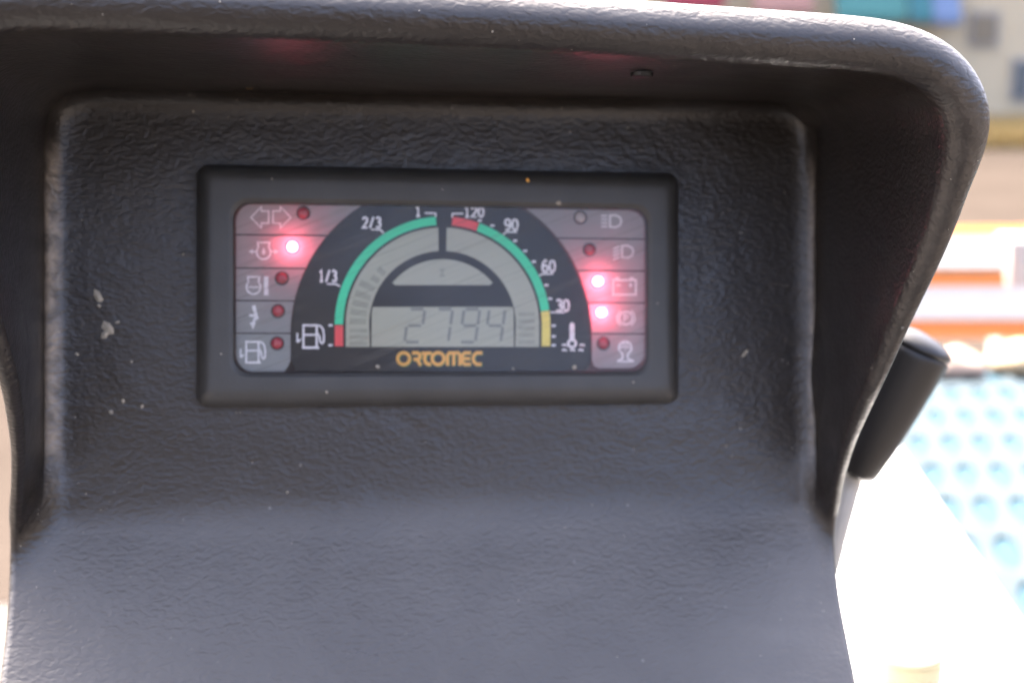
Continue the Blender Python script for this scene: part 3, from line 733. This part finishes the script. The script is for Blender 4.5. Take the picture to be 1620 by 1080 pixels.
# blue perforated conveyor belt beyond the deck
ZB = .92
be = empty('conveyor_belt', on_z(1560, 760, ZB) - Vector((0, 0, ZB))); tag(be, 'light blue perforated plastic conveyor belt with rows of slanted slots', 'conveyor')
bx0, bx1 = .50, 1.70; by0, by1 = 1.30, 2.74
cw, chh = .050, .16
def hole_cell():
    vs_, fs = [], []
    n_ = 16; hw, hh = cw / 2, chh / 2
    for zz in (0, -.005):
        for q in range(n_):
            a = 2 * math.pi * q / n_; x, y = math.cos(a), math.sin(a); m_ = max(abs(x), abs(y)); vs_.append((x / m_ * hw, y / m_ * hh, zz))
        for q in range(n_):
            a = 2 * math.pi * q / n_; x, y =   .017 * math.cos(a), .062 * math.sin(a); vs_.append((x + y * .22, y, zz - .002 * (zz == 0)))
    for q in range(n_):
        r_ = (q + 1) % n_
        fs.append([q, r_, n_ + r_, n_ + q]); fs.append([n_ + q, n_ + r_, 3 * n_ + r_, 3 * n_ + q]); fs.append([2 * n_ + r_, 2 * n_ + q, 3 * n_ + q, 3 * n_ + r_])
        fs.append([r_, q, 2 * n_ + q, 2 * n_ + r_])
    me = bpy.data.meshes.new('belt_link'); me.from_pydata(vs_, [], fs); me.materials.append(bp_); return me
cellm = hole_cell()
ny = int((by1 - by0) / chh); nx = int((bx1 - bx0) / cw)
for j in range(ny):
    for i in range(nx):
        x = bx0 + cw * (i + .5) + .018 * j * 0 + (cw / 2 if j % 2 else 0); y = by0 + chh * (j + .5)
        # keep only links the deck does not wholly cover
        if (Vector((x, y, 0)) - Vector((e0.x, e0.y, 0))).dot(nin) > .30: continue
        o = bpy.data.objects.new('belt_link', cellm); C.objects.link(o); o.parent = be; o.location = Vector((x, y, ZB)) - be.location
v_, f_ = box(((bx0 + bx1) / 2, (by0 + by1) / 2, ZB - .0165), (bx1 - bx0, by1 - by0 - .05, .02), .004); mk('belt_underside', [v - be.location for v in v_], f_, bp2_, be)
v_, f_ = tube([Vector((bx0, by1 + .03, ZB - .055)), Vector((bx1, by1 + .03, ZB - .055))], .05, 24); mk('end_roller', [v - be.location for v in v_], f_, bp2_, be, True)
for x, y in ((bx0 + .1, by0 + .1), (bx1 - .05, by0 + .1), (bx0 + .1, by1 - .1), (bx1 - .05, by1 - .1)):
    v_, f_ = box((x, y, (ZB - .07) / 2), (.05, .05, ZB - .07)); mk('leg', [v - be.location for v in v_], f_, wp, be)

# two slumped cloth sacks at the far end of the belt
sk = mat('beige_sackcloth', (.34, .25, .20), .9, .2, .2, 20, bump=.004, bscale=30); sk2 = mat('straw_sackcloth', (.32, .24, .15), .9, .2, .2, 20, bump=.004, bscale=30)
def sack(px, py, wd, h, m, label, seed):
    c = on_z(px, py, ZB); o_ = bmesh.new(); bmesh.ops.create_icosphere(o_, subdivisions=4, radius=1)
    for v in o_.verts:
        k = 1 + .25 * mnoise.noise(v.co * 1.3 + Vector((seed, 0, 0))) + .08 * mnoise.noise(v.co * 4 + Vector((0, seed, 0)))
        z = v.co.z; taper = 1 - .45 * max(0, z) ** 1.5
        v.co = Vector((v.co.x * k * wd * taper, v.co.y * k * wd * .7 * taper, max(-.55, z) * h * k))
    zmin = min(v.co.z for v in o_.verts)
    for v in o_.verts: v.co.z -= zmin
    me = bpy.data.meshes.new('sack'); o_.to_mesh(me); o_.free(); me.materials.append(m); me.polygons.foreach_set('use_smooth', [True] * len(me.polygons))
    ob = bpy.data.objects.new('cloth_sack', me); C.objects.link(ob); ob.location = c + Vector((0, 0, .001)); tag(ob, label, 'sack')
sack(1508, 592,   .060, .032, sk, 'pinkish beige cloth sack slumped on the blue belt', 3)
sack(1622, 585, .080, .036, sk2, 'straw coloured cloth sack on the blue belt end', 9)

# white and orange rail of the trailer
YT = 3.35
def yz(px, py, y):
    d = ray(px, py); return CAM + d * (y / d.y)
tl_ = yz(1440, 440, YT); tr_ = yz(1592, 440, YT)
tr = empty('trailer_rail', Vector((tr_.x, YT, 0))); tag(tr, 'white trailer rail with orange edged boards and a white end post', 'trailer rail')
ti = tr.location
def board(py0, py1, m, name, x0, x1, tilt=.0, th=.02, y=YT):
    a, b_ = yz(1500, py0, y + tilt), yz(1500, py1, y)
    vs_ = [(x0, a.y, a.z), (x1, a.y, a.z), (x1, b_.y, b_.z), (x0, b_.y, b_.z)]
    nn = Vector((0, -(a.z - b_.z), 0)).cross(Vector((1, 0, 0))); d = Vector((0, (a.z - b_.z), -(a.y - b_.y))).normalized() * th
    vs_ = [Vector(v) for v in vs_]; vs_ += [v + d for v in vs_]
    return mk(name, [v - ti for v in vs_], [[3, 2, 1, 0], [4, 5, 6, 7]] + [[i, (i + 1) % 4, (i + 1) % 4 + 4, i + 4] for i in range(4)], m, tr)
X0 = tr_.x - 2.2
b1 = board(374, 423, wq, 'board', X0, tr_.x, .05); s1 = board(424, 452, op, 'orange_edge', X0, tr_.x, .02)
b2 = board(453, 505, wq, 'board', X0, tr_.x + .3, .04, y=YT - .05); s2 = board(506, 534, op, 'orange_edge', X0, tr_.x + .3, .01, y=YT - .05)
s3 = board(358, 373, op, 'orange_edge', X0, tr_.x + .3, .02, y=YT + .22)
zt = yz(1600, 376, YT + .1).z; v_, f_ = box((tr_.x + .17, YT + .13, zt / 2), (.28, .12, zt), .01); mk('end_post', [v - ti for v in v_], f_, wq, tr)
v_, f_ = box((X0 + .1, YT + .12, .3), (.2, .12, .6), .01); mk('post', [v - ti for v in v_], f_, wq, tr)

# low beige building on the far side of the yard
YB = 24.4
def wx(px): return (px - 810) * K * YB
def wz(py): return yz(810, py, YB).z
bd = empty('beige_building', Vector((wx(1500), YB, 0))); tag(bd, 'low beige rendered building across the yard with coloured awnings', 'building')
bl_ = bd.location
def bpart(name, x0, x1, z0, z1, y0, y1, m, par=None):
    v_, f_ = box(((x0 + x1) / 2, (y0 + y1) / 2, (z0 + z1) / 2), (x1 - x0, y1 - y0, z1 - z0)); return mk(name, [v - bl_ for v in v_], f_, m, par or bd)
bw = mat('beige_render', (.51, .44, .305), .9, .2, .12, .7, bump=.02, bscale=4)
bpart('wall', wx(900), wx(2300), 0, 5.2, YB, YB + 6, bw)
bpart('plinth', wx(900) - .02, wx(2300) + .02, 0, .35, YB - .08, YB - .002, mat('grey_plinth', (.40, .35, .27), .9, .2, .2, 2))
bpart('roof', wx(900) - .4, wx(2300) + .4, 5.2, 5.45, YB - .5, YB + 6.3, mat('clay_roof', (.22, .11, .07), .8, .3, .2, 3))
def opening(x0, x1, y0, y1, col):
    f = bpart('window', wx(x0), wx(x1), wz(y1), wz(y0), YB - .06, YB - .002, mat('frame_paint', (.30, .29, .27), .6))
    bpart('pane', wx(x0) + .06, wx(x1) - .06, wz(y1) + .06, wz(y0) - .06, YB - .085, YB - .062, mat('dark_pane', col, .2), f)
opening(1585, 1618, 92, 160, (.09, .11, .12)); opening(1515, 1562, 18, 74, (.20, .17, .12)); opening(1700, 1760, 30, 130, (.09, .11, .12))
def awning(x0, x1, y0, y1, col, name='awning'):
    a, b_, zt_, zb_ = wx(x0), wx(x1), wz(y0), wz(y1)
    vs_ = [Vector(q) for q in [(a, YB - .01, zt_), (b_, YB - .01, zt_), (b_, YB - .5, zb_ + .12), (a, YB - .5, zb_ + .12), (a, YB - .5, zb_), (b_, YB - .5, zb_)]]
    vs_ += [v + Vector((0, .02, -.02)) for v in vs_]
    mk(name, [v - bl_ for v in vs_], [[0, 1, 2, 3], [3, 2, 5, 4], [7, 6, 9, 8], [8, 9, 10, 11], [0, 3, 9, 6], [1, 7, 8, 2], [4, 5, 11, 10], [0, 6, 7, 1]], mat(name + '_cloth', col, .8, .2, .1, 3), bd)
awning(1040, 1130, -60, 14, (.26, .05, .07)); awning(1175, 1265, -55, 22, (.34, .20, .17)); awning(1300, 1408, -60, 34, (.07, .20, .19)); awning(1412, 1446, -50, 36, (.05, .16, .18)); awning(1448, 1490, -50, 38, (.14, .20, .32))
# verge of dry yellow grass in front of the building
gr = mat('dry_grass', (.29, .22, .10), .9, .05, .3, 1)
gvv, gff = [], []
xa, xb = 5.4, 11.5
for q in range(30000):
    x = rnd.uniform(xa, xb); y = rnd.uniform(20.4, 24.0); a = rnd.uniform(0, 6.28); h = rnd.uniform(.08, .42); w_ = rnd.uniform(.010, .022)
    dx, dy = math.cos(a) * w_, math.sin(a) * w_; lx, ly = rnd.uniform(-.12, .12), rnd.uniform(-.12, .12); k = len(gvv)
    gvv += [(x - dx, y - dy, 0), (x + dx, y + dy, 0), (x + lx, y + ly, h)]; gff.append([k, k + 1, k + 2])
o = mk('dry_grass', gvv, gff, gr); tag(o, 'verge of dry yellow grass in front of the beige building', 'grass', kind='stuff')
